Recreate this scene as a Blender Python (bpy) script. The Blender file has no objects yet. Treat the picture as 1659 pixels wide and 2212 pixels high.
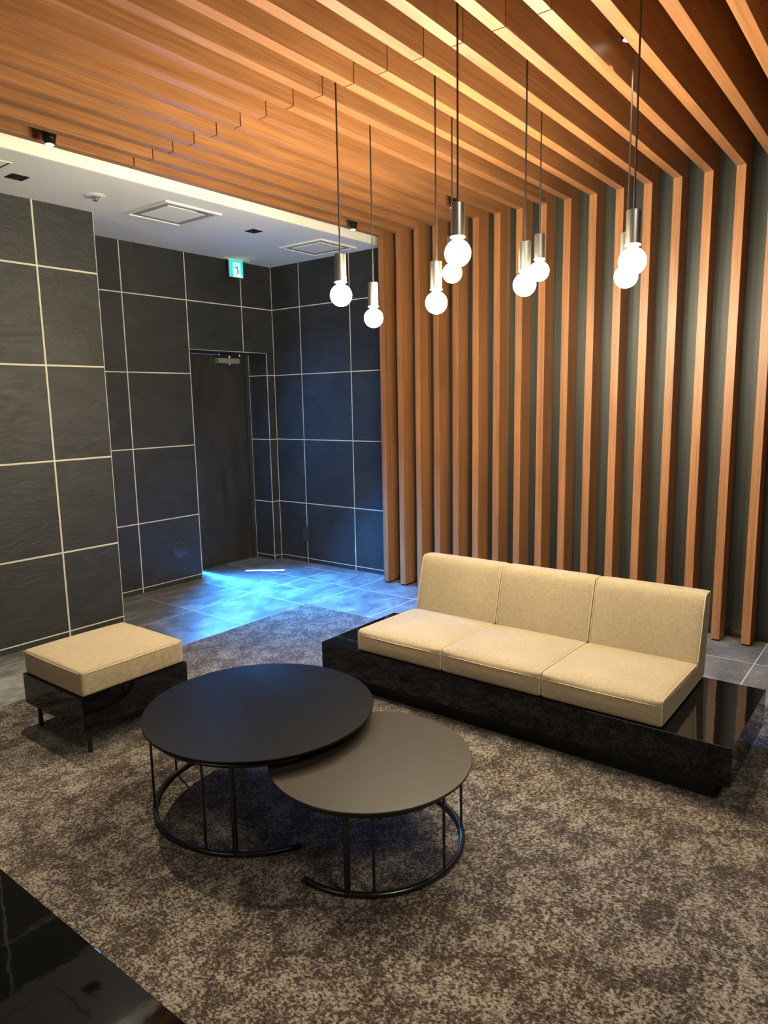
import bpy, bmesh, math, random
from mathutils import Vector, Matrix
random.seed(4)
PI = math.pi
scn = bpy.context.scene
COL = scn.collection

# ------------------------------------------------------------------ camera
cam_d = bpy.data.cameras.new('camera')
cam_d.sensor_fit = 'HORIZONTAL'
cam_d.sensor_width = 36.0
cam_d.lens = 36.0 * 1522.8 / 1659.0
cam_d.clip_start = 0.02
cam = bpy.data.objects.new('camera', cam_d)
COL.objects.link(cam)
R_ = Vector((0.61088041, -0.79151715, -0.01804801))
U_ = Vector((0.13338072, 0.08041759, 0.98779684))
F_ = Vector((0.78040676, 0.605833, -0.15469865))
m = Matrix((R_, U_, -F_)).transposed().to_4x4()
m.translation = Vector((-4.60409, -4.33664, 1.51834))
cam.matrix_world = m
scn.camera = cam

# ------------------------------------------------------------------ view, world, lights
scn.view_settings.view_transform = 'Standard'
scn.view_settings.look = 'None'
scn.view_settings.gamma = 1.0
scn.view_settings.exposure = 0.0
scn.view_settings.use_curve_mapping = False
w = bpy.data.worlds.new('world')
scn.world = w
w.use_nodes = True
w.node_tree.nodes['Background'].inputs[0].default_value = (0.35, 0.5, 0.8, 1)
w.node_tree.nodes['Background'].inputs[1].default_value = 0.6

BULB_W = 42.0          # strength of each glowing bulb
SPOT_W = 60.0


def area(name, loc, target, sx, sy, power, color, spread=PI, spec=1.0):
    d = bpy.data.lights.new(name, 'AREA')
    d.shape = 'RECTANGLE'
    d.size = sx
    d.size_y = sy
    d.energy = power
    d.color = color
    d.spread = spread
    d.specular_factor = spec
    o = bpy.data.objects.new(name, d)
    COL.objects.link(o)
    o.location = loc
    o.rotation_euler = (Vector(target) - Vector(loc)).to_track_quat('-Z', 'Y').to_euler()
    return o


# daylight standing outside the narrow glass strip beside the door
area('daylight', (-0.628, 0.958, 1.02), (-0.628, 0.0, 0.75), 0.058, 1.85, 17.0, (0.05, 0.32, 1.0), PI, 0.25)
area('sky_glare', (-0.628, 0.960, 1.02), (-0.665, 0.3, 0.36), 0.058, 1.85, 200.0, (0.035, 0.32, 1.0), math.radians(78), 0.25)
# a sliver of direct sun through the same strip
area('sun_sliver', (-0.755, 1.1, 0.87), (-0.27, 0.43, 0.0), 0.040, 0.24, 3.0, (1.0, 0.93, 0.82), math.radians(2))
# two added fill lamps out of view, standing in for the unseen lobby's light
area('overhead_fill', (-3.7, -5.3, 3.0), (-2.9, -3.5, 0.0), 0.8, 0.8, 26.0, (1.0, 0.90, 0.74), math.radians(115), 0.3)
area('side_fill', (-6.85, -2.3, 1.5), (-3.0, -1.2, 1.9), 2.2, 1.8, 44.0, (1.0, 0.90, 0.72), PI, 0.3)


# ------------------------------------------------------------------ object helpers
def tag(o, label=None, cat=None, group=None, kind=None):
    if label: o['label'] = label
    if cat: o['category'] = cat
    if group: o['group'] = group
    if kind: o['kind'] = kind
    return o


def empty(name, loc=(0, 0, 0), parent=None):
    o = bpy.data.objects.new(name, None)
    o.empty_display_size = 0.1
    COL.objects.link(o)
    o.location = loc
    if parent:
        o.parent = parent
    return o


def link(name, bm, mat, parent=None, smooth=False, loc=None):
    """bm in world coordinates unless loc is given; if parented, stored relative to the parent."""
    me = bpy.data.meshes.new(name)
    bmesh.ops.recalc_face_normals(bm, faces=bm.faces)
    if parent is not None:
        off = Vector((0, 0, 0))
        q = parent
        while q is not None:
            off += Vector(q.location)
            q = q.parent
        bmesh.ops.translate(bm, verts=bm.verts, vec=-off)
    bm.to_mesh(me)
    bm.free()
    if smooth:
        for p in me.polygons:
            p.use_smooth = True
    if isinstance(mat, (list, tuple)):
        for x in mat:
            me.materials.append(x)
    else:
        me.materials.append(mat)
    o = bpy.data.objects.new(name, me)
    COL.objects.link(o)
    if parent is not None:
        o.parent = parent
    if smooth:
        try:
            me.set_sharp_from_angle(angle=math.radians(38))
        except Exception:
            pass
    return o


def add_box(bm, x0, x1, y0, y1, z0, z1, bev=0.0, mi=0):
    vs = [bm.verts.new((x, y, z)) for x in (x0, x1) for y in (y0, y1) for z in (z0, z1)]
    idx = [(0, 1, 3, 2), (4, 6, 7, 5), (0, 4, 5, 1), (2, 3, 7, 6), (0, 2, 6, 4), (1, 5, 7, 3)]
    fs = [bm.faces.new([vs[i] for i in f]) for f in idx]
    for f in fs:
        f.material_index = mi
    if bev > 0:
        es = list({e for f in fs for e in f.edges})
        bmesh.ops.bevel(bm, geom=es, offset=bev, segments=2, affect='EDGES', profile=0.6)
    return vs


def box(x0, x1, y0, y1, z0, z1, bev=0.0):
    bm = bmesh.new()
    add_box(bm, x0, x1, y0, y1, z0, z1, bev)
    return bm


def add_tube(bm, pts, r, seg=10, closed=False, cap=True):
    pts = [Vector(p) for p in pts]
    n = len(pts)
    rings = []
    prev = None
    for i, p in enumerate(pts):
        a = pts[(i - 1) % n] if (closed or i > 0) else pts[i]
        b = pts[(i + 1) % n] if (closed or i < n - 1) else pts[i]
        t = (b - a).normalized()
        if prev is None:
            up = Vector((0, 0, 1)) if abs(t.z) < 0.9 else Vector((1, 0, 0))
            u = t.cross(up).normalized()
        else:
            u = (prev - t * prev.dot(t)).normalized()
        prev = u
        v = t.cross(u)
        rings.append([bm.verts.new(p + r * (math.cos(2 * PI * k / seg) * u + math.sin(2 * PI * k / seg) * v)) for k in range(seg)])
    m_ = n if closed else n - 1
    for i in range(m_):
        A, B = rings[i], rings[(i + 1) % n]
        for k in range(seg):
            bm.faces.new((A[k], A[(k + 1) % seg], B[(k + 1) % seg], B[k]))
    if cap and not closed:
        bm.faces.new(rings[0])
        bm.faces.new(rings[-1][::-1])


def add_lathe(bm, prof, cx, cy, seg=32, cap=True):
    """prof = [(r, z)...] round a vertical axis"""
    rings = []
    for r, z in prof:
        if r < 1e-5:
            rings.append([bm.verts.new((cx, cy, z))])
        else:
            rings.append([bm.verts.new((cx + r * math.cos(2 * PI * k / seg), cy + r * math.sin(2 * PI * k / seg), z)) for k in range(seg)])
    for A, B in zip(rings, rings[1:]):
        for k in range(seg):
            k2 = (k + 1) % seg
            if len(A) == 1 and len(B) == 1:
                continue
            if len(A) == 1:
                bm.faces.new((A[0], B[k2], B[k]))
            elif len(B) == 1:
                bm.faces.new((A[k], A[k2], B[0]))
            else:
                bm.faces.new((A[k], A[k2], B[k2], B[k]))
    if cap:
        if len(rings[0]) > 1: bm.faces.new(rings[0])
        if len(rings[-1]) > 1: bm.faces.new(rings[-1])


def lathe(prof, cx, cy, seg=32, cap=True):
    bm = bmesh.new()
    add_lathe(bm, prof, cx, cy, seg, cap)
    return bm


def soft_box(hx, hy, hz, r, n=14, crown=0.0, front=0.0, warp=None):
    """upholstered block: rounded edges, crowned top, slightly bulging sides. Centred on origin."""
    bm = bmesh.new()
    h = (hx, hy, hz)

    def grid(ax):
        u, v = [i for i in range(3) if i != ax]
        for s in (-1, 1):
            vv = []
            for i in range(n + 1):
                row = []
                for j in range(n + 1):
                    # denser towards edges
                    a = math.sin((i / n * 2 - 1) * PI / 2)
                    b = math.sin((j / n * 2 - 1) * PI / 2)
                    p = [0, 0, 0]
                    p[ax] = s * h[ax]
                    p[u] = a * h[u]
                    p[v] = b * h[v]
                    row.append(bm.verts.new(p))
                vv.append(row)
            for i in range(n):
                for j in range(n):
                    bm.faces.new((vv[i][j], vv[i + 1][j], vv[i + 1][j + 1], vv[i][j + 1]))
    for ax in range(3):
        grid(ax)
    bmesh.ops.remove_doubles(bm, verts=bm.verts, dist=1e-5)
    for v in bm.verts:
        p = v.co.copy()
        q = Vector([max(-(h[i] - r), min(h[i] - r, p[i])) for i in range(3)])
        d = p - q
        if d.length > 1e-7:
            d = d.normalized() * r
        p = q + d
        u, t, k = p.x / hx, p.y / hy, p.z / hz
        cu, ct = max(0, 1 - u * u), max(0, 1 - t * t)
        if k > 0:
            p.z += crown * (cu ** 0.7) * (ct ** 0.7) * k
        ck = max(0, 1 - k * k)
        p.x += front * u * ct * ck
        p.y += front * 0.6 * t * cu * ck
        if warp:
            p = warp(p)
        v.co = p
    return bm


# ------------------------------------------------------------------ materials
def new_mat(name):
    m = bpy.data.materials.new(name)
    m.use_nodes = True
    nt = m.node_tree
    b = nt.nodes['Principled BSDF']
    return m, nt, b


class NT:
    def __init__(s, nt): s.nt = nt
    def n(s, t, **kw):
        x = s.nt.nodes.new(t)
        for k, v in kw.items(): setattr(x, k, v)
        return x
    def l(s, a, b): s.nt.links.new(a, b)
    def val(s, sock, v):
        if isinstance(v, (int, float)): sock.default_value = v
        elif isinstance(v, (tuple, list)): sock.default_value = v
        else: s.l(v, sock)
    def math(s, op, a, b=None, c=None, clamp=False):
        x = s.n('ShaderNodeMath', operation=op)
        x.use_clamp = clamp
        s.val(x.inputs[0], a)
        if b is not None: s.val(x.inputs[1], b)
        if c is not None: s.val(x.inputs[2], c)
        return x.outputs[0]
    def pos(s):
        g = s.n('ShaderNodeNewGeometry')
        sep = s.n('ShaderNodeSeparateXYZ')
        s.l(g.outputs['Position'], sep.inputs[0])
        return g.outputs['Position'], sep.outputs
    def scale(s, vec, sc, off=(0, 0, 0)):
        x = s.n('ShaderNodeMapping')
        s.l(vec, x.inputs[0])
        x.inputs['Scale'].default_value = sc
        x.inputs['Location'].default_value = off
        return x.outputs[0]
    def noise(s, vec, sc, det=4, rough=0.5, dist=0.0):
        x = s.n('ShaderNodeTexNoise')
        s.l(vec, x.inputs['Vector'])
        x.inputs['Scale'].default_value = sc
        x.inputs['Detail'].default_value = det
        x.inputs['Roughness'].default_value = rough
        x.inputs['Distortion'].default_value = dist
        return x.outputs['Fac']
    def ramp(s, fac, stops):
        x = s.n('ShaderNodeValToRGB')
        s.l(fac, x.inputs[0])
        e = x.color_ramp.elements
        while len(e) < len(stops): e.new(0.5)
        for el, (p, c) in zip(e, stops):
            el.position = p
            el.color = (*c, 1) if len(c) == 3 else c
        return x.outputs[0]
    def mix(s, fac, a, b, mode='MIX'):
        x = s.n('ShaderNodeMix', data_type='RGBA', blend_type=mode)
        s.val(x.inputs[0], fac)
        s.val(x.inputs[6], (*a, 1) if isinstance(a, tuple) and len(a) == 3 else a)
        s.val(x.inputs[7], (*b, 1) if isinstance(b, tuple) and len(b) == 3 else b)
        return x.outputs[2]
    def line(s, coord, off, period, half):
        """1 on thin lines at off + k*period"""
        a = s.math('SUBTRACT', coord, off)
        a = s.math('DIVIDE', a, period)
        a = s.math('ADD', a, 0.5)
        a = s.math('FRACT', a)
        a = s.math('SUBTRACT', a, 0.5)
        a = s.math('ABSOLUTE', a)
        a = s.math('MULTIPLY', a, period)
        return s.math('LESS_THAN', a, half)
    def one(s, coord, at, half):
        a = s.math('SUBTRACT', coord, at)
        a = s.math('ABSOLUTE', a)
        return s.math('LESS_THAN', a, half)
    def bump(s, height, strength, dist=0.01, normal=None):
        x = s.n('ShaderNodeBump')
        x.inputs['Strength'].default_value = strength
        x.inputs['Distance'].default_value = dist
        s.l(height, x.inputs['Height'])
        if normal is not None: s.l(normal, x.inputs['Normal'])
        return x.outputs[0]


def plain(name, col, rough=0.5, metal=0.0, spec=0.5, coat=0.0):
    m, nt, b = new_mat(name)
    b.inputs['Base Color'].default_value = (*col, 1)
    b.inputs['Roughness'].default_value = rough
    b.inputs['Metallic'].default_value = metal
    b.inputs['Specular IOR Level'].default_value = spec
    b.inputs['Coat Weight'].default_value = coat
    # faint unevenness of the finish
    t = NT(nt)
    p, _ = t.pos()
    f = t.noise(p, 9, 3, 0.6)
    r = t.n('ShaderNodeMapRange')
    t.l(f, r.inputs[0])
    r.inputs[3].default_value = max(0.0, rough * 0.9)
    r.inputs[4].default_value = min(1.0, rough * 1.1)
    t.l(r.outputs[0], b.inputs['Roughness'])
    return m


def emis(name, col, strength):
    m, nt, b = new_mat(name)
    b.inputs['Base Color'].default_value = (*col, 1)
    b.inputs['Emission Color'].default_value = (*col, 1)
    b.inputs['Emission Strength'].default_value = strength
    b.inputs['Roughness'].default_value = 0.4
    return m


def slate(name, axis, off, per, grout=0.0045):
    """large slate-look wall tiles with pale grout"""
    m, nt, b = new_mat(name)
    t = NT(nt)
    p, s = t.pos()
    u = s[axis]
    v = t.line(u, off, per, grout)
    hz = t.line(s[2], -0.0294, 0.6042, grout)
    low = t.math('GREATER_THAN', s[2], 0.2)
    hz = t.math('MULTIPLY', hz, low)
    sk = t.one(s[2], 0.040, grout * 0.75)
    g = t.math('MAXIMUM', t.math('MAXIMUM', v, hz), sk)
    # tile tone
    cu = t.math('FLOOR', t.math('DIVIDE', t.math('SUBTRACT', u, off), per))
    cv = t.math('FLOOR', t.math('DIVIDE', t.math('ADD', s[2], 0.0294), 0.6042))
    cb = t.n('ShaderNodeCombineXYZ')
    t.l(cu, cb.inputs[0]); t.l(cv, cb.inputs[1])
    wn = t.n('ShaderNodeTexWhiteNoise', noise_dimensions='3D')
    t.l(cb.outputs[0], wn.inputs['Vector'])
    addv = t.n('ShaderNodeVectorMath', operation='MULTIPLY_ADD')
    t.l(wn.outputs['Color'], addv.inputs[0])
    addv.inputs[1].default_value = (7, 7, 7)
    t.l(p, addv.inputs[2])
    pv = addv.outputs[0]
    n1 = t.noise(t.scale(pv, (1, 1, 1.6)), 2.6, 6, 0.6, 0.8)
    n2 = t.noise(t.scale(pv, (1, 1, 2.4)), 7.0, 8, 0.62, 2.2)
    base = t.ramp(n1, [(0.3, (0.018, 0.019, 0.019)), (0.72, (0.034, 0.036, 0.035))])
    streak = t.ramp(n2, [(0.60, (0, 0, 0)), (0.72, (1, 1, 1))])
    base = t.mix(t.math('MULTIPLY', streak, 0.16), base, (0.10, 0.105, 0.105))
    colr = t.mix(g, base, (0.60, 0.55, 0.45))
    t.l(colr, b.inputs['Base Color'])
    b.inputs['Roughness'].default_value = 0.50
    b.inputs['Specular IOR Level'].default_value = 0.42
    h = t.math('ADD', t.math('MULTIPLY', n2, 1.0), t.math('MULTIPLY', n1, 0.4))
    nb = t.bump(h, 0.4, 0.015)
    t.l(nb, b.inputs['Normal'])
    return m


def wood(name, axis, tint=1.0):
    """reddish-brown slat wood; grain runs along `axis`"""
    m, nt, b = new_mat(name)
    t = NT(nt)
    p, s = t.pos()
    oi = t.n('ShaderNodeObjectInfo')
    addv = t.n('ShaderNodeVectorMath', operation='MULTIPLY_ADD')
    cb = t.n('ShaderNodeCombineXYZ')
    for i in range(3): t.l(oi.outputs['Random'], cb.inputs[i])
    t.l(cb.outputs[0], addv.inputs[0])
    addv.inputs[1].default_value = (13, 17, 11)
    t.l(p, addv.inputs[2])
    sc = [1, 1, 1]
    sc[axis] = 0.016
    v = t.scale(addv.outputs[0], tuple(sc))
    g1 = t.noise(v, 170, 4, 0.6, 0.15)
    g2 = t.noise(v, 22, 4, 0.55, 1.0)
    sc2 = [1, 1, 1]
    sc2[axis] = 0.35
    g3 = t.noise(t.scale(addv.outputs[0], tuple(sc2)), 4, 3, 0.5)
    a = t.ramp(g2, [(0.25, (0.265, 0.106, 0.038)), (0.55, (0.335, 0.147, 0.056)), (0.80, (0.380, 0.175, 0.070))])
    k = t.ramp(g1, [(0.38, (0.66, 0.60, 0.56)), (0.55, (1, 1, 1))])
    c = t.mix(0.75, a, k, 'MULTIPLY')
    k3 = t.ramp(g3, [(0.35, (0.86, 0.86, 0.86)), (0.68, (1.08, 1.08, 1.08))])
    c = t.mix(1.0, c, k3, 'MULTIPLY')
    br = t.n('ShaderNodeMapRange')
    t.l(oi.outputs['Random'], br.inputs[0])
    br.inputs[3].default_value = 0.90 * tint
    br.inputs[4].default_value = 1.10 * tint
    vm = t.n('ShaderNodeVectorMath', operation='SCALE')
    t.l(c, vm.inputs[0]); t.l(br.outputs[0], vm.inputs['Scale'])
    t.l(vm.outputs[0], b.inputs['Base Color'])
    b.inputs['Roughness'].default_value = 0.42
    b.inputs['Specular IOR Level'].default_value = 0.45
    t.l(t.bump(g1, 0.12, 0.002), b.inputs['Normal'])
    return m


def fabric(name):
    m, nt, b = new_mat(name)
    t = NT(nt)
    tc = t.n('ShaderNodeTexCoord')
    o = tc.outputs['Object']
    n1 = t.noise(t.scale(o, (1, 14, 1)), 42, 3, 0.6)
    n2 = t.noise(t.scale(o, (14, 1, 14)), 42, 3, 0.6)
    n4 = t.noise(t.scale(o, (1, 1, 1)), 420, 2, 0.6)
    n3 = t.noise(o, 3.0, 3, 0.5)
    s = t.math('ADD', t.math('ADD', n1, n2), t.math('MULTIPLY', n4, 0.6))
    s = t.math('MULTIPLY', s, 0.385)
    c = t.ramp(s, [(0.36, (0.172, 0.128, 0.076)), (0.5, (0.262, 0.206, 0.132)), (0.64, (0.335, 0.274, 0.187))])
    k = t.ramp(n3, [(0.3, (0.92, 0.92, 0.92)), (0.7, (1.05, 1.05, 1.05))])
    c = t.mix(1.0, c, k, 'MULTIPLY')
    t.l(c, b.inputs['Base Color'])
    b.inputs['Roughness'].default_value = 0.85
    b.inputs['Specular IOR Level'].default_value = 0.2
    b.inputs['Sheen Weight'].default_value = 0.35
    b.inputs['Sheen Roughness'].default_value = 0.4
    b.inputs['Sheen Tint'].default_value = (1.0, 0.86, 0.6, 1)
    t.l(t.bump(s, 0.35, 0.003), b.inputs['Normal'])
    return m


def carpet_mat():
    m, nt, b = new_mat('carpet')
    t = NT(nt)
    p, s = t.pos()
    big = t.noise(p, 8.5, 6, 0.70, 0.25)
    mid = t.noise(t.scale(p, (1, 1.7, 1), (3, 1, 0)), 38.0, 5, 0.75, 0.4)
    fine = t.noise(t.scale(p, (1.0, 0.62, 1)), 150.0, 2, 0.65)
    f = t.math('ADD', t.math('MULTIPLY', big, 0.42), t.math('MULTIPLY', mid, 0.40))
    f = t.math('ADD', f, t.math('MULTIPLY', fine, 0.36))
    c = t.ramp(f, [(0.525, (0.024, 0.015, 0.011)), (0.578, (0.052, 0.035, 0.026)), (0.612, (0.104, 0.085, 0.067)), (0.665, (0.172, 0.150, 0.120))])
    tw = t.ramp(fine, [(0.34, (0.35, 0.33, 0.32)), (0.56, (1.15, 1.15, 1.15))])
    c = t.mix(0.80, c, tw, 'MULTIPLY')
    t.l(c, b.inputs['Base Color'])
    b.inputs['Roughness'].default_value = 0.95
    b.inputs['Specular IOR Level'].default_value = 0.08
    b.inputs['Sheen Weight'].default_value = 0.15
    t.l(t.bump(fine, 0.9, 0.006), b.inputs['Normal'])
    return m


def floor_mat():
    m, nt, b = new_mat('floor_tile')
    t = NT(nt)
    p, s = t.pos()
    g = t.math('MAXIMUM', t.line(s[0], -0.285, 0.5875, 0.0028), t.line(s[1], -0.0740, 0.5945, 0.0028))
    cu = t.math('FLOOR', t.math('DIVIDE', t.math('ADD', s[0], 0.285), 0.5875))
    cv = t.math('FLOOR', t.math('DIVIDE', t.math('ADD', s[1], 0.0740), 0.5945))
    cb = t.n('ShaderNodeCombineXYZ')
    t.l(cu, cb.inputs[0]); t.l(cv, cb.inputs[1])
    wn = t.n('ShaderNodeTexWhiteNoise', noise_dimensions='3D')
    t.l(cb.outputs[0], wn.inputs['Vector'])
    av = t.n('ShaderNodeVectorMath', operation='MULTIPLY_ADD')
    t.l(wn.outputs['Color'], av.inputs[0])
    av.inputs[1].default_value = (9, 9, 9)
    t.l(p, av.inputs[2])
    n1 = t.noise(t.scale(av.outputs[0], (1, 1.5, 1)), 4.0, 8, 0.62, 0.7)
    n2 = t.noise(av.outputs[0], 24, 5, 0.7, 0.4)
    c = t.ramp(n1, [(0.32, (0.095, 0.095, 0.096)), (0.52, (0.150, 0.150, 0.151)), (0.70, (0.26, 0.26, 0.26))])
    k = t.ramp(n2, [(0.35, (0.78, 0.78, 0.78)), (0.66, (1.2, 1.2, 1.2))])
    c = t.mix(1.0, c, k, 'MULTIPLY')
    c = t.mix(g, c, (0.55, 0.52, 0.47))
    t.l(c, b.inputs['Base Color'])
    t.l(t.ramp(n1, [(0.3, (0.30,) * 3), (0.7, (0.48,) * 3)]), b.inputs['Roughness'])
    b.inputs['Specular IOR Level'].default_value = 0.45
    t.l(t.bump(n1, 0.15, 0.006), b.inputs['Normal'])
    return m


def panel_mat():
    """dark grey-green wood-grain panelling behind the slats"""
    m, nt, b = new_mat('dark_panel')
    t = NT(nt)
    p, s = t.pos()
    v = t.scale(p, (1, 1, 0.02))
    n1 = t.noise(v, 60, 4, 0.6, 0.2)
    n2 = t.noise(v, 9, 3, 0.5, 0.4)
    f = t.math('ADD', t.math('MULTIPLY', n1, 0.5), t.math('MULTIPLY', n2, 0.5))
    c = t.ramp(f, [(0.36, (0.009, 0.011, 0.009)), (0.62, (0.032, 0.036, 0.029))])
    t.l(c, b.inputs['Base Color'])
    b.inputs['Roughness'].default_value = 0.5
    return m


def white_ceiling_mat():
    m, nt, b = new_mat('white_ceiling')
    t = NT(nt)
    p, s = t.pos()
    n = t.noise(p, 120, 3, 0.7)
    c = t.ramp(n, [(0.35, (0.70, 0.69, 0.65)), (0.65, (0.80, 0.79, 0.75))])
    t.l(c, b.inputs['Base Color'])
    b.inputs['Roughness'].default_value = 0.85
    t.l(t.bump(n, 0.25, 0.003), b.inputs['Normal'])
    return m


def door_mat():
    m, nt, b = new_mat('door_sheet')
    t = NT(nt)
    p, s = t.pos()
    n = t.noise(t.scale(p, (1, 1, 0.25)), 8, 6, 0.65, 0.6)
    c = t.ramp(n, [(0.3, (0.016, 0.015, 0.012)), (0.7, (0.040, 0.036, 0.029))])
    t.l(c, b.inputs['Base Color'])
    b.inputs['Roughness'].default_value = 0.45
    return m


def brushed(name, col, rough=0.3):
    m, nt, b = new_mat(name)
    t = NT(nt)
    p, s = t.pos()
    n = t.noise(t.scale(p, (1, 1, 0.02)), 300, 3, 0.6)
    b.inputs['Base Color'].default_value = (*col, 1)
    b.inputs['Metallic'].default_value = 1.0
    mr = t.n('ShaderNodeMapRange')
    t.l(n, mr.inputs[0])
    mr.inputs[3].default_value = rough * 0.8
    mr.inputs[4].default_value = rough * 1.25
    t.l(mr.outputs[0], b.inputs['Roughness'])
    b.inputs['Anisotropic'].default_value = 0.5
    return m


def lacquer():
    m, nt, b = new_mat('black_lacquer')
    t = NT(nt)
    p, s = t.pos()
    b.inputs['Base Color'].default_value = (0.0022, 0.0022, 0.0025, 1)
    b.inputs['Roughness'].default_value = 0.035
    b.inputs['Specular IOR Level'].default_value = 0.34
    n = t.noise(p, 16, 2, 0.5)
    t.l(t.bump(n, 0.05, 0.004), b.inputs['Normal'])
    return m


def grille_mat():
    m, nt, b = new_mat('vent_mesh')
    t = NT(nt)
    p, s = t.pos()
    l = t.math('MAXIMUM', t.line(s[0], 0, 0.012, 0.0022), t.line(s[1], 0, 0.012, 0.0022))
    c = t.mix(l, (0.72, 0.69, 0.58), (0.90, 0.87, 0.76))
    t.l(c, b.inputs['Base Color'])
    b.inputs['Roughness'].default_value = 0.6
    return m


def sign_mat():
    """the lit face of the exit sign is built from these plain glowing colours"""
    return emis('sign_green', (0.0, 0.62, 0.50), 1.15), emis('sign_white', (0.80, 1.0, 0.95), 1.15), emis('sign_figure', (0.02, 0.42, 0.42), 0.6)


M = dict(
    wall_x_left=slate('slate_left', 0, -2.3139, 0.60, 0.0055),
    wall_x_far=slate('slate_far', 0, -1.3779, 0.60, 0.0045),
    wall_y=slate('slate_back', 1, 0.3236, 0.60, 0.0042),
    jamb=slate('slate_jamb', 1, 5.0, 50.0, 0.0042),
    wood_x=wood('slat_wood_ceiling', 0), wood_z=wood('slat_wood_wall', 2),
    fabric=fabric('beige_linen'), piping=plain('piping_cloth', (0.42, 0.33, 0.205), 0.8, spec=0.2),
    carpet=carpet_mat(), floor=floor_mat(), panel=panel_mat(),
    ceiling=white_ceiling_mat(), fascia=plain('fascia_paint', (0.90, 0.88, 0.80), 0.8, spec=0.2),
    plenum=plain('dark_plenum', (0.020, 0.024, 0.020), 0.8, spec=0.2),
    door=door_mat(), frame=plain('door_frame_paint', (0.030, 0.030, 0.028), 0.4),
    lacquer=lacquer(), satin=plain('satin_black', (0.0030, 0.0026, 0.0024), 0.42, spec=0.10),
    black_sheen=plain('satin_black_sheen', (0.023, 0.018, 0.0125), 0.42, spec=0.22),  # black top as well; the warm reflected glow is put into this brown
    black_metal=plain('black_metal', (0.006, 0.006, 0.006), 0.26, spec=0.5),
    black=plain('matt_black', (0.006, 0.006, 0.006), 0.6, spec=0.3),
    black_gloss=plain('gloss_black', (0.008, 0.008, 0.008), 0.15),
    cord=plain('black_cord', (0.010, 0.010, 0.010), 0.5),
    nickel=brushed('brushed_nickel', (0.30, 0.285, 0.265), 0.32),
    steel=brushed('stainless', (0.62, 0.60, 0.56), 0.22),
    trim=plain('pale_trim', (0.52, 0.50, 0.45), 0.45),
    bulb=emis('bulb_glass', (1.0, 0.88, 0.62), BULB_W * 10),
    collar=emis('collar_glare', (1.0, 0.88, 0.70), 3.0),  # rim is no lamp; bulb glare on it is painted in as glow
    lens=emis('spot_lens', (1.0, 0.93, 0.80), 6.0),
    white=plain('white_plastic', (0.75, 0.74, 0.70), 0.4), cream=plain('cream_plastic', (0.62, 0.60, 0.53), 0.5),
    grille=grille_mat(), grey=plain('grey_plastic', (0.10, 0.105, 0.11), 0.5),
    shadow_gap=plain('recess_shade', (0.26, 0.26, 0.25), 0.6),  # vent border is flat; the shade of its recess is put into this grey
    outlet=plain('charcoal_plastic', (0.030, 0.034, 0.040), 0.35),
)
gm, gnt, gb = new_mat('clear_glass')
gb.inputs['Roughness'].default_value = 0.02
gb.inputs['Base Color'].default_value = (0.9, 0.95, 1.0, 1)
_tr = gnt.nodes.new('ShaderNodeBsdfTransparent')
_mx = gnt.nodes.new('ShaderNodeMixShader')
_mx.inputs[0].default_value = 0.06
gnt.links.new(_tr.outputs[0], _mx.inputs[1])
gnt.links.new(gb.outputs[0], _mx.inputs[2])
gnt.links.new(_mx.outputs[0], gnt.nodes['Material Output'].inputs['Surface'])
M['glass'] = gm
sg, sw, sf = sign_mat()

# ------------------------------------------------------------------ setting
ZC = 2.774      # white ceiling
ZS = 2.803      # underside of the slats
ZP = 3.27       # dark ceiling above the slats
YD = 0.6855     # wall with the door
YL = 0.118      # projecting wall on the left
XB = 0.1953     # tiled wall beside the slats
XP = 0.152      # panelled wall behind the slats
CX, CY = -0.866, -0.666   # carpet corner
Y0, S, W = -3.3909, 0.1727, 0.0506   # slat rhythm


def struct(name, bm, mat, parent=None):
    o = link(name, bm, mat, parent)
    if parent is None:
        o['kind'] = 'structure'
    return o


struct('floor', box(-7.0, 0.9, -6.2, 1.9, -0.12, 0.0), M['floor'])
struct('floor_carpet', box(-7.0, CX, -6.2, CY, 0.0, 0.005), M['carpet'])
bm = bmesh.new()
add_box(bm, -7.0, -1.9147, YL, YL + 0.1, 0, ZP)
add_box(bm, -2.0147, -1.9147, YL + 0.1, YD, 0, ZP)
struct('wall_left', bm, M['wall_x_left'])
bm = bmesh.new()
add_box(bm, -2.0147, -0.778, YD, 1.06, 0, ZP)
add_box(bm, -0.778, 0.100, YD, 1.06, 1.988, ZP)
struct('wall_far', bm, M['wall_x_far'])
struct('wall_right', box(XB, XB + 0.12, -0.70, YD, 0, ZP), M['wall_y'])
struct('wall_jamb', box(0.100, XB + 0.12, YD + 0.0005, 1.06, 0, ZP), M['jamb'])
struct('wall_slats', box(XP, XP + 0.12, -6.2, -0.70, 0, ZP), M['panel'])
struct('wall_behind', box(-7.1, -7.0, -6.2, 0.2, 0, ZP), M['wall_y'])
struct('wall_front', box(-7.0, 0.3, -6.3, -6.2, 0, ZP), M['wall_x_left'])
struct('ceiling', box(-7.0, XB, -0.63, YD, ZC, ZC + 0.02), M['ceiling'])
struct('trim_1', box(-7.0, XB, -0.650, -0.6301, ZC, ZP), M['fascia'])
struct('ceiling_slats_backing', box(-7.0, 0.3, -6.2, -0.650, ZP, ZP + 0.1), M['plenum'])
struct('ceiling_recess', box(-0.7785, 0.0995, YD + 0.0021, 1.05, 1.9850, 1.9879), M['outlet'])
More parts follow.
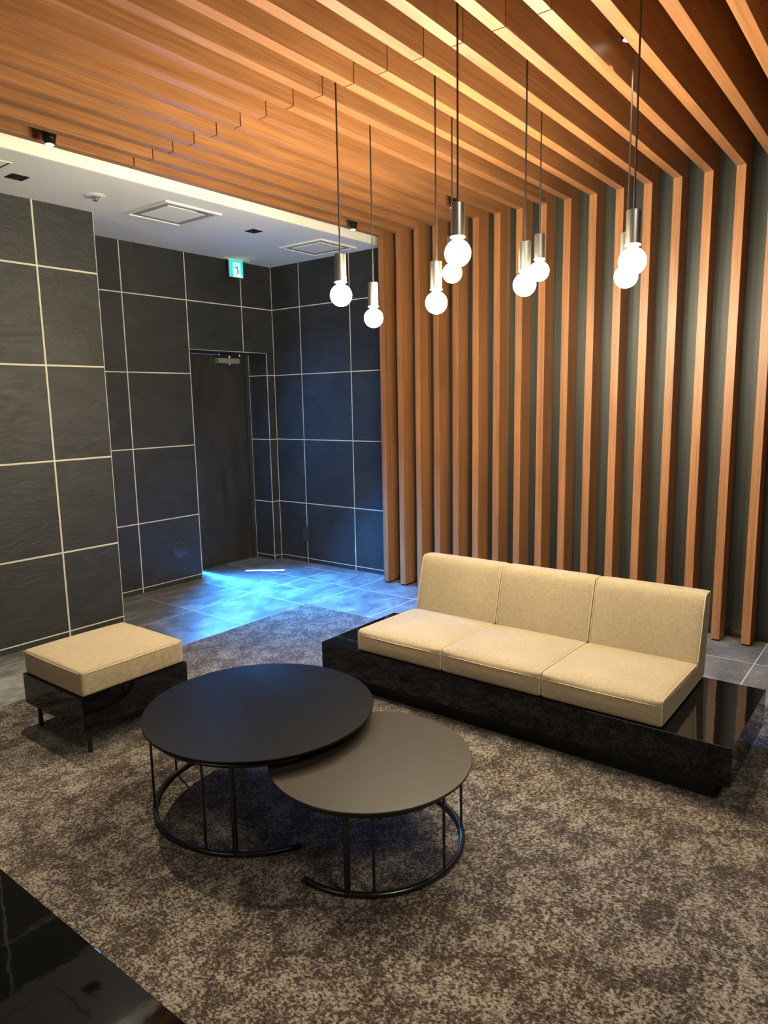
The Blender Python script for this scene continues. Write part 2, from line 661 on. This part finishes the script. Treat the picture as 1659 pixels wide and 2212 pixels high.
# thin pale corner strips where the tiled faces meet
bm = bmesh.new(); add_box(bm, 0.0975, 0.1025, YD - 0.0025, YD + 0.002, 0, 1.988); struct('trim_2', bm, M['trim'])
bm = bmesh.new(); add_box(bm, 0.0960, 0.0998, 0.9345, 0.9385, 0, 1.985); struct('trim_3', bm, M['trim'])
bm = bmesh.new(); add_box(bm, -0.780, 0.1025, YD - 0.0025, YD + 0.002, 1.9845, 1.9885); struct('trim_4', bm, M['trim'])
bm = bmesh.new(); add_box(bm, -0.780, -0.7760, YD - 0.0025, YD + 0.002, 0, 1.985); struct('trim_5', bm, M['trim'])
bm = bmesh.new(); add_box(bm, XB - 0.004, XB + 0.0001, YD - 0.004, YD + 0.0001, 0, ZC); struct('trim_6', bm, M['trim'])
bm = bmesh.new(); add_box(bm, -1.9155, -1.9110, YL - 0.001, YL + 0.003, 0, ZC); struct('trim_7', bm, M['trim'])
# skirting line under the panelling
struct('baseboard_right', box(XP - 0.008, XP, -6.2, -0.70, 0.0, 0.045), brushed('bronze_skirting', (0.10, 0.085, 0.065), 0.3))

# door
DY = 0.935
door = tag(empty('door_1', (-0.28, DY, 0)), kind='structure')
link('door_leaf', box(-0.592, 0.045, DY + 0.012, DY + 0.034, 0.002, 1.975, 0.001), M['door'], door)
bm = bmesh.new()
add_box(bm, 0.052, 0.0995, DY, DY + 0.06, 0, 1.988)
add_box(bm, -0.608, 0.052, DY, DY + 0.012, 1.978, 1.9895)
add_box(bm, -0.608, -0.594, DY, DY + 0.012, 0, 1.978)
link('door_frame', bm, M['frame'], door)
cl = link('door_closer', box(-0.300, -0.050, DY - 0.045, DY + 0.012, 1.895, 1.943, 0.004), plain('closer_silver', (0.42, 0.40, 0.36), 0.35, 0.6), door)
bm = bmesh.new()
add_tube(bm, [(-0.286, DY - 0.035, 1.972), (-0.040, DY - 0.035, 1.974)], 0.007, 8)
add_tube(bm, [(-0.165, DY - 0.03, 1.94), (-0.165, DY - 0.03, 1.975)], 0.009, 8)
add_tube(bm, [(-0.286, DY - 0.035, 1.962), (-0.286, DY - 0.035, 1.984)], 0.008, 8)
add_tube(bm, [(-0.044, DY - 0.035, 1.962), (-0.044, DY - 0.035, 1.985)], 0.010, 8)
add_tube(bm, [(-0.165, DY - 0.03, 1.885), (-0.165, DY - 0.03, 1.897)], 0.011, 8)
link('closer_arm', bm, M['steel'], cl, smooth=True)
# narrow glazed strip on the latch side, hidden round the corner; daylight comes in here
win = tag(empty('window_1', (-0.71, DY, 0)), kind='structure')
bm = bmesh.new()
add_box(bm, -0.778, -0.662, DY, DY + 0.02, 0, 1.9895)
add_box(bm, -0.614, -0.609, DY, DY + 0.012, 0, 1.9895)
add_box(bm, -0.662, -0.614, DY, DY + 0.02, 1.955, 1.9895)
add_box(bm, -0.662, -0.614, DY, DY + 0.02, 0, 0.03)
link('window_frame', bm, M['frame'], win)
link('pane', box(-0.664, -0.594, 0.984, 0.990, 0.0, 1.975), M['glass'], win)

# ------------------------------------------------------------------ slats
ORD = ['first', 'second', 'third', 'fourth', 'fifth', 'sixth', 'seventh', 'eighth', 'ninth', 'tenth', 'eleventh',
       'twelfth', 'thirteenth', 'fourteenth', 'fifteenth', 'sixteenth', 'seventeenth', 'eighteenth', 'nineteenth', 'twentieth', 'twenty-first', 'twenty-second']
for i, k in enumerate(range(15, -4, -1)):
    y = Y0 + k * S
    r = empty('overhead_slat', (-3.0, y + W / 2, ZS))
    tag(r, 'overhead reddish wood slat, %s counted from the white ceiling strip' % ORD[i], 'ceiling slat', 'overhead wood slats')
    link('board', box(-2.1975, 0.0, y, y + W, ZS, 3.17, 0.0012), M['wood_x'], r)
    link('board', box(-6.4, -2.2025, y, y + W, ZS, 3.17, 0.0012), M['wood_x'], r)
    if k >= -3:
        v = link('upright_slat', box(0.001, 0.150, y, y + W, 0.012, 3.17, 0.0012), M['wood_z'])
        tag(v, 'upright reddish wood slat, %s counted from the tiled wall' % ORD[i], 'wall slat', 'upright wood slats')
        link('foot', box(0.010, 0.145, y + 0.005, y + W - 0.005, 0.0, 0.012), M['black'], v)

# ------------------------------------------------------------------ ceiling fittings
def vent(x0, x1, y0, y1, label):
    r = tag(empty('air_vent', ((x0 + x1) / 2, (y0 + y1) / 2, ZC)), label, 'ceiling vent', 'square air vents in the white ceiling')
    bm = bmesh.new()
    t = 0.022
    for a in ((x0, x1, y0, y0 + t), (x0, x1, y1 - t, y1), (x0, x0 + t, y0 + t, y1 - t), (x1 - t, x1, y0 + t, y1 - t)):
        add_box(bm, a[0], a[1], a[2], a[3], ZC - 0.012, ZC)
    link('frame', bm, M['white'], r)
    bm = bmesh.new()
    q = 0.075
    zz = ZC - 0.001
    for a in ((x0 + t, x1 - t, y0 + t, y0 + q), (x0 + t, x1 - t, y1 - q, y1 - t), (x0 + t, x0 + q, y0 + q, y1 - q), (x1 - q, x1 - t, y0 + q, y1 - q)):
        add_box(bm, a[0], a[1], a[2], a[3], zz - 0.003, zz)
    link('recess', bm, M['shadow_gap'], r)
    link('grille', box(x0 + q, x1 - q, y0 + q, y1 - q, ZC - 0.009, ZC - 0.001, 0.002), M['grille'], r)
    return r


v1 = vent(-1.775, -1.332, -0.477, -0.020, 'cream square ceiling vent with small warning sticker, between sprinkler and exit sign')
bm = bmesh.new()
for i in range(6):
    add_box(bm, -1.495 + i * 0.012, -1.487 + i * 0.012, -0.452, -0.438, ZC - 0.0145, ZC - 0.012)
add_box(bm, -1.50, -1.42, -0.430, -0.426, ZC - 0.0145, ZC - 0.012)
link('sticker', bm, M['grey'], v1)
vent(-0.365, 0.064, -0.477, -0.010, 'square ceiling vent nearest the wood slat wall, by the two left bulbs')

hatch = tag(empty('access_hatch', (-2.95, -0.25, ZC)), 'flush white access hatch cut off by the left edge of the photo', 'access hatch')
bm = bmesh.new()
for a in ((-3.15, -2.690, -0.460, -0.452), (-3.15, -2.690, -0.020, -0.012), (-2.698, -2.690, -0.452, -0.020), (-3.15, -3.142, -0.452, -0.020)):
    add_box(bm, a[0], a[1], a[2], a[3], ZC - 0.004, ZC)
link('frame', bm, M['white'], hatch)
link('panel', box(-3.134, -2.708, -0.446, -0.026, ZC - 0.003, ZC), M['ceiling'], hatch)
bm = bmesh.new()
add_box(bm, -2.705, -2.699, -0.446, -0.026, ZC - 0.0025, ZC)
add_box(bm, -3.134, -2.705, -0.0255, -0.0205, ZC - 0.0025, ZC)
link('gap', bm, M['black'], hatch)


def downlight(cx, cy, label):
    r = tag(empty('downlight', (cx, cy, ZC)), label, 'downlight', 'square black downlights')
    h = 0.047
    bm = bmesh.new()
    t = 0.006
    for a in ((cx - h, cx + h, cy - h, cy - h + t), (cx - h, cx + h, cy + h - t, cy + h), (cx - h, cx - h + t, cy - h + t, cy + h - t), (cx + h - t, cx + h, cy - h + t, cy + h - t)):
        add_box(bm, a[0], a[1], a[2], a[3], ZC - 0.003, ZC)
    link('rim', bm, M['black'], r)
    link('housing', box(cx - h + t, cx + h - t, cy - h + t, cy + h - t, ZC - 0.0012, ZC), M['black'], r)
    link('lamp_lens', lathe([(0.0, ZC - 0.004), (0.018, ZC - 0.004), (0.022, ZC - 0.0015)], cx, cy, 20), M['black_gloss'], r, smooth=True)


downlight(-2.567, -0.245, 'unlit square black downlight beside the access hatch, left of the sprinkler')
downlight(-0.870, -0.273, 'unlit square black downlight near the green exit sign')

sp = tag(empty('sprinkler_head', (-2.104, -0.238, ZC)), 'small round metal sprinkler head in white ceiling', 'sprinkler')
link('plate', lathe([(0.060, ZC), (0.060, ZC - 0.003), (0.046, ZC - 0.008), (0.030, ZC - 0.009), (0.028, ZC - 0.002), (0.0, ZC - 0.002)], -2.104, -0.238, 32, cap=False), M['white'], sp, smooth=True)
bm = bmesh.new()
add_lathe(bm, [(0.012, ZC - 0.002), (0.012, ZC - 0.018), (0.004, ZC - 0.022), (0.004, ZC - 0.028), (0.016, ZC - 0.030), (0.0, ZC - 0.031)], -2.104, -0.238, 14)
for k in range(7):
    a = k * 2 * PI / 7
    add_box(bm, -2.104 + 0.018 * math.cos(a) - 0.002, -2.104 + 0.018 * math.cos(a) + 0.002, -0.238 + 0.018 * math.sin(a) - 0.002, -0.238 + 0.018 * math.sin(a) + 0.002, ZC - 0.024, ZC - 0.008)
link('nozzle', bm, M['steel'], sp)

# exit sign: green board with a running figure, hanging just in front of the far wall
ES = (-0.276, 0.62, ZC)
ex = tag(empty('exit_sign', ES), 'lit green emergency exit sign with running figure, hanging above the door', 'exit sign')
X0, X1, Z0, Z1 = -0.352, -0.200, 2.622, 2.768
link('mounting_plate', box(-0.410, -0.135, 0.600, 0.645, ZC - 0.007, ZC, 0.001), M['white'], ex)
link('casing', box(X0, X1, 0.616, 0.632, Z0, Z1 - 0.001, 0.002), M['white'], ex)
link('green_panel', box(X0 + 0.003, X1 - 0.003, 0.6145, 0.6155, Z0 + 0.003, Z1 - 0.004), sg, ex)


def poly_prism(pts, ya, yb):
    bm = bmesh.new()
    A = [bm.verts.new((x, ya, z)) for x, z in pts]
    B = [bm.verts.new((x, yb, z)) for x, z in pts]
    bm.faces.new(A)
    bm.faces.new(B[::-1])
    n = len(pts)
    for i in range(n):
        bm.faces.new((A[i], B[i], B[(i + 1) % n], A[(i + 1) % n]))
    return bm


def sx(u): return X0 + u * (X1 - X0)
def sz(v): return Z1 - v * (Z1 - Z0)


# white doorway with the light spilling out at its foot
dw = [(0.24, 0.16), (0.78, 0.16), (0.78, 0.60), (0.80, 0.78), (0.90, 0.965), (0.30, 0.965), (0.24, 0.965)]
link('doorway_symbol', poly_prism([(sx(u), sz(v)) for u, v in dw], 0.6128, 0.6144), sw, ex)
bm = bmesh.new()


def limb(bm, a, b, t):
    a = Vector((sx(a[0]), sz(a[1]))); b = Vector((sx(b[0]), sz(b[1])))
    d = (b - a).normalized(); n = Vector((-d.y, d.x)) * t
    pts = [a + n, b + n * 0.7, b - n * 0.7, a - n]
    A = [bm.verts.new((q.x, 0.6108, q.y)) for q in pts]
    B = [bm.verts.new((q.x, 0.6127, q.y)) for q in pts]
    bm.faces.new(A); bm.faces.new(B[::-1])
    for i in range(4):
        bm.faces.new((A[i], B[i], B[(i + 1) % 4], A[(i + 1) % 4]))


limb(bm, (0.47, 0.36), (0.60, 0.60), 0.011)      # trunk
limb(bm, (0.44, 0.38), (0.36, 0.50), 0.0045)     # leading arm
limb(bm, (0.37, 0.49), (0.27, 0.47), 0.0035)
limb(bm, (0.48, 0.36), (0.68, 0.42), 0.0045)     # trailing arm
limb(bm, (0.57, 0.58), (0.52, 0.78), 0.006)      # standing leg
limb(bm, (0.52, 0.76), (0.46, 0.94), 0.0045)
limb(bm, (0.60, 0.58), (0.63, 0.76), 0.006)      # trailing leg
limb(bm, (0.63, 0.75), (0.80, 0.80), 0.004)
hx, hz = sx(0.42), sz(0.27)
A = [bm.verts.new((hx + 0.008 * math.cos(i * PI / 6), 0.6108, hz + 0.008 * math.sin(i * PI / 6))) for i in range(12)]
B = [bm.verts.new((v.co.x, 0.6127, v.co.z)) for v in A]
bm.faces.new(A); bm.faces.new(B[::-1])
for i in range(12):
    bm.faces.new((A[i], B[i], B[(i + 1) % 12], A[(i + 1) % 12]))
link('running_figure', bm, sf, ex)

# wall fittings
wo = tag(empty('round_cover', (-1.000, YD, 0.298)), 'round dark cover plate low on the tiled wall left of the door', 'cover plate')
bm = lathe([(0.0, 0.008), (0.056, 0.008), (0.062, 0.006), (0.064, 0.0)], 0, 0, 40)
bmesh.ops.rotate(bm, verts=bm.verts, matrix=Matrix.Rotation(PI / 2, 3, 'X'))
bmesh.ops.translate(bm, verts=bm.verts, vec=(-1.0, YD, 0.298))
link('disc', bm, M['outlet'], wo, smooth=True)
bm = bmesh.new()
add_tube(bm, [(-1.0 + 0.0655 * math.cos(2 * PI * k / 40), YD - 0.003, 0.298 + 0.0655 * math.sin(2 * PI * k / 40)) for k in range(40)], 0.0022, 6, closed=True)
link('rim', bm, M['grey'], wo, smooth=True)
ot = tag(empty('outlet_box', (XB, 0.325, 0.285)), 'small charcoal box outlet low on the tiled wall beside the slats', 'outlet box')
link('housing', box(XB - 0.032, XB, 0.283, 0.365, 0.218, 0.352, 0.004), M['outlet'], ot)
link('cover', box(XB - 0.036, XB - 0.0325, 0.287, 0.361, 0.232, 0.347, 0.001), M['outlet'], ot)
bm = bmesh.new(); add_box(bm, XB - 0.038, XB - 0.0325, 0.295, 0.303, 0.2215, 0.2285)
link('screw', bm, M['grey'], ot)

# floor hatch frame
fh = tag(empty('inspection_hatch', (-0.254, -0.117, 0)), 'flush square floor hatch with thin metal edging in the grey tiles', 'floor hatch')
a, b, c, d = -0.557, 0.051, -0.413, 0.178
bm = bmesh.new()
for q in ((a - 0.004, a + 0.007, c, d), (b - 0.004, b, c, d), (a + 0.006, b - 0.004, c, c + 0.004), (a + 0.006, b - 0.004, d - 0.004, d)):
    add_box(bm, q[0], q[1], q[2], q[3], 0.0, 0.0012)
link('edging', bm, plain('hatch_edging', (0.62, 0.62, 0.58), 0.35, 0.4), fh)

# ------------------------------------------------------------------ pendant lamps
PEND = [  # x, y, bulb centre z, label
    (-2.185, -2.243, 1.981, 'leftmost pendant bulb, hanging alone in front of the tiled wall'),
    (-1.741, -2.071, 1.934, 'lowest pendant bulb, second from left, at the edge of the slats'),
    (-1.955, -2.589, 1.938, 'pendant bulb third from left, low beside the overlapping pair'),
    (-2.336, -2.934, 2.041, 'large near pendant bulb, the upper front one of the overlapping middle pair'),
    (-1.550, -2.416, 2.134, 'smaller pendant bulb peeking out below and behind the middle near bulb'),
    (-1.807, -2.934, 1.992, 'pendant bulb right of centre, the lower left of its touching pair'),
    (-1.307, -2.761, 2.132, 'pendant bulb right of centre, the upper right of its touching pair'),
    (-2.010, -3.452, 1.991, 'largest rightmost pendant bulb, the front one of the right pair'),
    (-1.576, -3.280, 2.014, 'pendant bulb half hidden behind and below the rightmost one'),
]


def make_pendant():
    r = empty('pendant_lamp', (0, 0, 0))
    bm = bmesh.new()
    add_tube(bm, [(0, 0, 0.165), (0, 0, 1.5)], 0.0036, 8)
    link('cord', bm, M['cord'], r, smooth=True)
    s = link('socket', lathe([(0.0, 0.172), (0.0235, 0.172), (0.0248, 0.1705), (0.0248, 0.0590), (0.0235, 0.058), (0.0, 0.058)], 0, 0, 36), M['nickel'], r, smooth=True)
    link('collar', lathe([(0.0265, 0.0575), (0.0275, 0.0555), (0.0265, 0.0535), (0.0150, 0.0535)], 0, 0, 36, cap=False), M['collar'], r, smooth=True)
    prof = [(0.0165, 0.0534), (0.0172, 0.047)]
    R = 0.0475
    a0 = math.acos(0.0195 / R)
    for i in range(15):
        a = a0 - (a0 + PI / 2) * i / 14
        prof.append((max(R * math.cos(a), 0.0) if i < 14 else 0.0, R * math.sin(a)))
    link('bulb', lathe(prof, 0, 0, 36, cap=False), M['bulb'], r, smooth=True)
    return r


proto = make_pendant()
for i, (x, y, z, lab) in enumerate(PEND):
    if i == 0:
        o = proto
    else:
        o = proto.copy()
        COL.objects.link(o)
        for ch in list(proto.children):
            c = ch.copy()
            COL.objects.link(c)
            c.parent = o
    o.location = (x, y, z)
    tag(o, lab, 'pendant lamp', 'bare globe pendant bulbs')
# each cord ends at the dark ceiling: own cord length per lamp
for o in [q for q in bpy.data.objects if q.name.startswith('pendant_lamp')]:
    for ch in o.children:
        if ch.name.startswith('cord'):
            L = ZP - o.location.z - 0.165
            ch.scale.z = L / (1.5 - 0.165)
            ch.location.z = 0.165 * (1 - ch.scale.z)

# ------------------------------------------------------------------ spotlights between the slats
SPOTS = [  # x, y, aim, label, strength
    (-2.702, -0.862, (-3.15, -1.65, 0.0), 'black ceiling spotlight at far left, beside the cream strip', 5.0),
    (-0.436, -0.862, (-0.9, -1.2, 0.0), 'black ceiling spotlight above the two left bulbs, beside the cream strip', 0.55),
    (-0.435, -1.726, (-1.55, -2.4, 0.3), 'black ceiling spotlight behind the middle pendant cords', 1.0),
    (-1.640, -3.282, (-1.70, -3.2, 0.3), 'black ceiling spotlight tucked high between slats near the right cords', 1.0),
]
for i, (x, y, tg, lab, k) in enumerate(SPOTS):
    lift = 0.125 if i == 3 else 0.0       # the last one sits deeper between its slats
    zt, zb = 2.875 + lift, 2.765 + lift
    r = tag(empty('spotlight', (x, y, zt)), lab, 'spotlight', 'black spotlights between the slats')
    d = (Vector(tg) - Vector((x, y, zb))).normalized()
    tilt = Vector((d.x * 0.35, d.y * 0.35, d.z)).normalized()
    rot = Vector((0, 0, -1)).rotation_difference(tilt).to_matrix()
    piv = Vector((x, y, zt - 0.03))

    def place(bm):
        bmesh.ops.rotate(bm, verts=bm.verts, matrix=rot, cent=piv)
        return bm
    body = lathe([(0.0, zt), (0.034, zt), (0.037, zt - 0.004), (0.037, zt - 0.050), (0.0255, zb + 0.002), (0.0215, zb), (0.0215, zb + 0.006)], x, y, 32, cap=False)
    link('body', place(body), M['black_gloss'], r, smooth=True)
    link('lens', place(lathe([(0.0, zb - 0.0015), (0.0165, zb - 0.001), (0.0212, zb + 0.003)], x, y, 28)), M['lens'], r, smooth=True)
    bm = bmesh.new()
    add_tube(bm, [(x, y, zt - 0.004), (x, y, ZP)], 0.008, 10)
    link('stem', bm, M['black'], r, smooth=True)
    L = bpy.data.lights.new('spot_beam', 'SPOT')
    L.energy = SPOT_W * k
    L.color = (1.0, 0.86, 0.64)
    L.spot_size = math.radians(74)
    L.spot_blend = 0.75
    L.shadow_soft_size = 0.02
    lo = bpy.data.objects.new('spot_beam', L)
    COL.objects.link(lo)
    lo.location = piv + rot @ Vector((0, 0, zb - 0.012 - piv.z))
    lo.rotation_euler = (Vector(tg) - lo.location).to_track_quat('-Z', 'Y').to_euler()

# ------------------------------------------------------------------ sofa
sofa = tag(empty('sofa', (-1.63, -2.84, 0)), 'beige three-seat sofa on a long glossy black platform before the slats', 'sofa')
link('platform', box(-1.948, -1.300, -3.857, -1.835, 0.095, 0.250, 0.0015), M['lacquer'], sofa)
link('plinth', box(-1.890, -1.360, -3.792, -1.900, 0.005, 0.095), M['black'], sofa)
ys = [-3.606, -3.098, -2.590, -2.078]
for i in range(3):
    ya, yb = ys[i], ys[i + 1]
    cy = (ya + yb) / 2
    hy = (yb - ya) / 2 - 0.0015
    # seat: x -1.938..-1.40, z .251..~.36
    hx, hz = 0.262, 0.053
    cx, cz = -1.676, 0.251 + hz

    def warp_seat(p, hx=hx, hy=hy):
        if p.z > 0:
            p.z -= 0.008 * p.x / hx                            # falls gently to the back
            f = max(0.0, (-p.x / hx - 0.80) / 0.20)            # soft rolled front edge
            e = max(0.0, 1 - abs(p.y) / hy) ** 0.3
            p.z -= 0.016 * f * f * e
        return p
    bm = soft_box(hx, hy, hz, 0.012, 16, crown=0.019, front=0.006, warp=warp_seat)
    bmesh.ops.translate(bm, verts=bm.verts, vec=(cx, cy, cz))
    st = link('seat', bm, M['fabric'], sofa, smooth=True)
    z_t = cz + hz - 0.010
    for sd in (-1, 1):
        yy = cy + sd * (hy - 0.0035)
        bm = bmesh.new()
        add_tube(bm, [(cx - hx + 0.005, yy, 0.262), (cx - hx + 0.003, yy, z_t - 0.006), (cx - hx + 0.008, yy, z_t + 0.006), (cx - hx + 0.022, yy, z_t + 0.0125), (cx - hx * 0.4, yy, z_t + 0.0105), (cx + hx - 0.03, yy, z_t + 0.002)], 0.0024, 6)
        link('piping', bm, M['piping'], st, smooth=True)
    bm = bmesh.new()
    add_tube(bm, [(cx - hx + 0.0015 - 0.0068 * (1 - (2 * k / 12 - 1) ** 2), cy + (hy - 0.006) * (2 * k / 12 - 1), z_t - 0.010) for k in range(13)], 0.0016, 6)
    link('seam', bm, M['piping'], st, smooth=True)
    # backrest: bottom x -1.44..-1.305, top x -1.345..-1.245, z .251...645
    hz2 = 0.197
    hx2 = 0.067
    cx2, cz2 = -1.342, 0.251 + hz2

    def warp_back(p, hx2=hx2, hz2=hz2):
        k = (p.z / hz2 + 1) / 2           # 0 bottom, 1 top
        f = (p.x / hx2 + 1) / 2           # 0 front, 1 rear
        xf = -0.095 + 0.100 * k
        xr = 0.045 + 0.052 * k
        bulge = -0.010 * math.sin(PI * min(1, max(0, k))) * (1 - (p.y / hy) ** 2)
        p.x = (xf + bulge) * (1 - f) + xr * f
        if k > 0.9 and f < 0.5:
            p.x += 0.012 * ((k - 0.9) / 0.1) ** 2 * (1 - 2 * f)
        return p
    bm = soft_box(hx2, hy, hz2, 0.013, 16, crown=0.004, front=0.0, warp=warp_back)
    bmesh.ops.translate(bm, verts=bm.verts, vec=(cx2, cy, cz2))
    bk = link('backrest', bm, M['fabric'], sofa, smooth=True)
    for sd in (-1, 1):
        yy = cy + sd * (hy - 0.0035)
        bm = bmesh.new()
        add_tube(bm, [(cx2 - 0.070, yy, 0.352), (cx2 - 0.050, yy, 0.43), (cx2 - 0.020, yy, 0.55), (cx2 + 0.003, yy, 0.630), (cx2 + 0.014, yy, 0.641), (cx2 + 0.028, yy, 0.644), (cx2 + 0.080, yy, 0.644)], 0.0024, 6)
        link('piping', bm, M['piping'], bk, smooth=True)

# ------------------------------------------------------------------ ottoman
otm = tag(empty('ottoman', (-2.868, -1.270, 0)), 'low beige cushioned ottoman on a glossy black box with thin legs', 'ottoman')
OX0, OX1, OY0, OY1 = -3.140, -2.596, -1.536, -1.010
link('box_base', box(OX0, OX1, OY0, OY1, 0.128, 0.275, 0.0015), M['lacquer'], otm)
for x in (OX0 + 0.043, OX1 - 0.043):
    for y in (OY0 + 0.043, OY1 - 0.043):
        bm = bmesh.new()
        add_tube(bm, [(x, y, 0.005), (x, y, 0.129)], 0.0105, 16)
        link('leg', bm, M['black_metal'], otm, smooth=True)
hx, hy, hz = (OX1 - OX0) / 2 - 0.009, (OY1 - OY0) / 2 - 0.009, 0.057
bm = soft_box(hx, hy, hz, 0.012, 22, crown=0.022, front=0.006)
bmesh.ops.translate(bm, verts=bm.verts, vec=((OX0 + OX1) / 2, (OY0 + OY1) / 2, 0.276 + hz))
cu = link('cushion', bm, M['fabric'], otm, smooth=True)
bm = bmesh.new()
zt = 0.276 + 2 * hz - 0.010
e = 0.0015
pts = []
for (ax, ay, bx, by) in ((OX0 + 0.009, OY0 + 0.009, OX1 - 0.009, OY0 + 0.009), (OX1 - 0.009, OY0 + 0.009, OX1 - 0.009, OY1 - 0.009), (OX1 - 0.009, OY1 - 0.009, OX0 + 0.009, OY1 - 0.009), (OX0 + 0.009, OY1 - 0.009, OX0 + 0.009, OY0 + 0.009)):
    for k in range(8):
        u = 0.04 + 0.92 * k / 7
        o_ = 0.0028 * math.sin(PI * u) - 0.001
        nx, ny = (by - ay), -(bx - ax)
        L = math.hypot(nx, ny)
        pts.append((ax + (bx - ax) * u + nx / L * o_, ay + (by - ay) * u + ny / L * o_, zt))
add_tube(bm, pts, 0.0024, 6, closed=True)
link('piping', bm, M['piping'], cu, smooth=True)


# ------------------------------------------------------------------ steel piece at the foot of the slats
bm = bmesh.new()
A = [bm.verts.new((x, y, 0.0)) for x, y in ((0.1435, -3.414), (0.026, -3.512), (0.1435, -3.512))]
B = [bm.verts.new((v.co.x, v.co.y, 0.058)) for v in A]
bm.faces.new(A); bm.faces.new(B[::-1])
for i in range(3):
    bm.faces.new((A[i], B[i], B[(i + 1) % 3], A[(i + 1) % 3]))
bmesh.ops.bevel(bm, geom=list(bm.edges), offset=0.0012, segments=2, affect='EDGES')
tag(link('steel_kickplate', bm, M['steel']), 'small brushed steel corner piece on the floor behind the slats at far right', 'kick plate')

# ------------------------------------------------------------------ round tables
def table(name, label, cx, cy, rt, zt, rr, arc, legs, mat):
    r = tag(empty(name, (cx, cy, 0)), label, 'coffee table', 'nesting round coffee tables')
    link('tabletop', lathe([(0.0, zt - 0.016), (rt - 0.010, zt - 0.016), (rt - 0.002, zt - 0.010), (rt, zt - 0.003), (rt - 0.0015, zt), (0.0, zt)], cx, cy, 128), mat, r, smooth=True)
    a0, a1 = arc
    n = 72
    ring = [(cx + rr * math.cos(math.radians(a0 + (a1 - a0) * i / n)), cy + rr * math.sin(math.radians(a0 + (a1 - a0) * i / n))) for i in range(n + 1)]
    bm = bmesh.new()
    add_tube(bm, [(x, y, 0.0155) for x, y in ring], 0.0100, 12)
    link('base_ring', bm, M['black_metal'], r, smooth=True)
    bm = bmesh.new()
    add_tube(bm, [(x, y, zt - 0.0265) for x, y in ring], 0.0100, 12)
    link('top_ring', bm, M['black_metal'], r, smooth=True)
    for ang, thick in legs:
        a = math.radians(ang)
        x, y = cx + rr * math.cos(a), cy + rr * math.sin(a)
        bm = bmesh.new()
        add_tube(bm, [(x, y, 0.0185), (x, y, zt - 0.028)], 0.0100 if thick else 0.0045, 12)
        link('leg', bm, M['black_metal'], r, smooth=True)
    return r


table('coffee_table', 'larger, taller round black coffee table overlapping its lower neighbour', -2.865, -2.361, 0.440, 0.366, 0.410, (-115, -352),
      [(-161, False), (-146, True), (146, False), (108, False), (62, True), (38, False)], M['satin'])
table('coffee_table', 'smaller, lower round black coffee table with brownish sheen tucked under its neighbour', -2.840, -2.887, 0.351, 0.310, 0.3176, (176, 370),
      [(-155 + 360, True), (-140 + 360, False), (-94 + 360, False), (-49 + 360, False), (-4 + 360, False)], M['black_sheen'])

# ------------------------------------------------------------------ black platform in the near left corner
pb = tag(empty('low_platform_bench', (-4.18, -2.9, 0)), 'glossy black low platform cut off by the bottom left corner', 'platform bench')
link('platform', box(-4.50, -3.855, -3.90, -1.88, 0.095, 0.250, 0.0015), M['lacquer'], pb)
link('plinth', box(-4.44, -3.915, -3.835, -1.945, 0.005, 0.095), M['black'], pb)
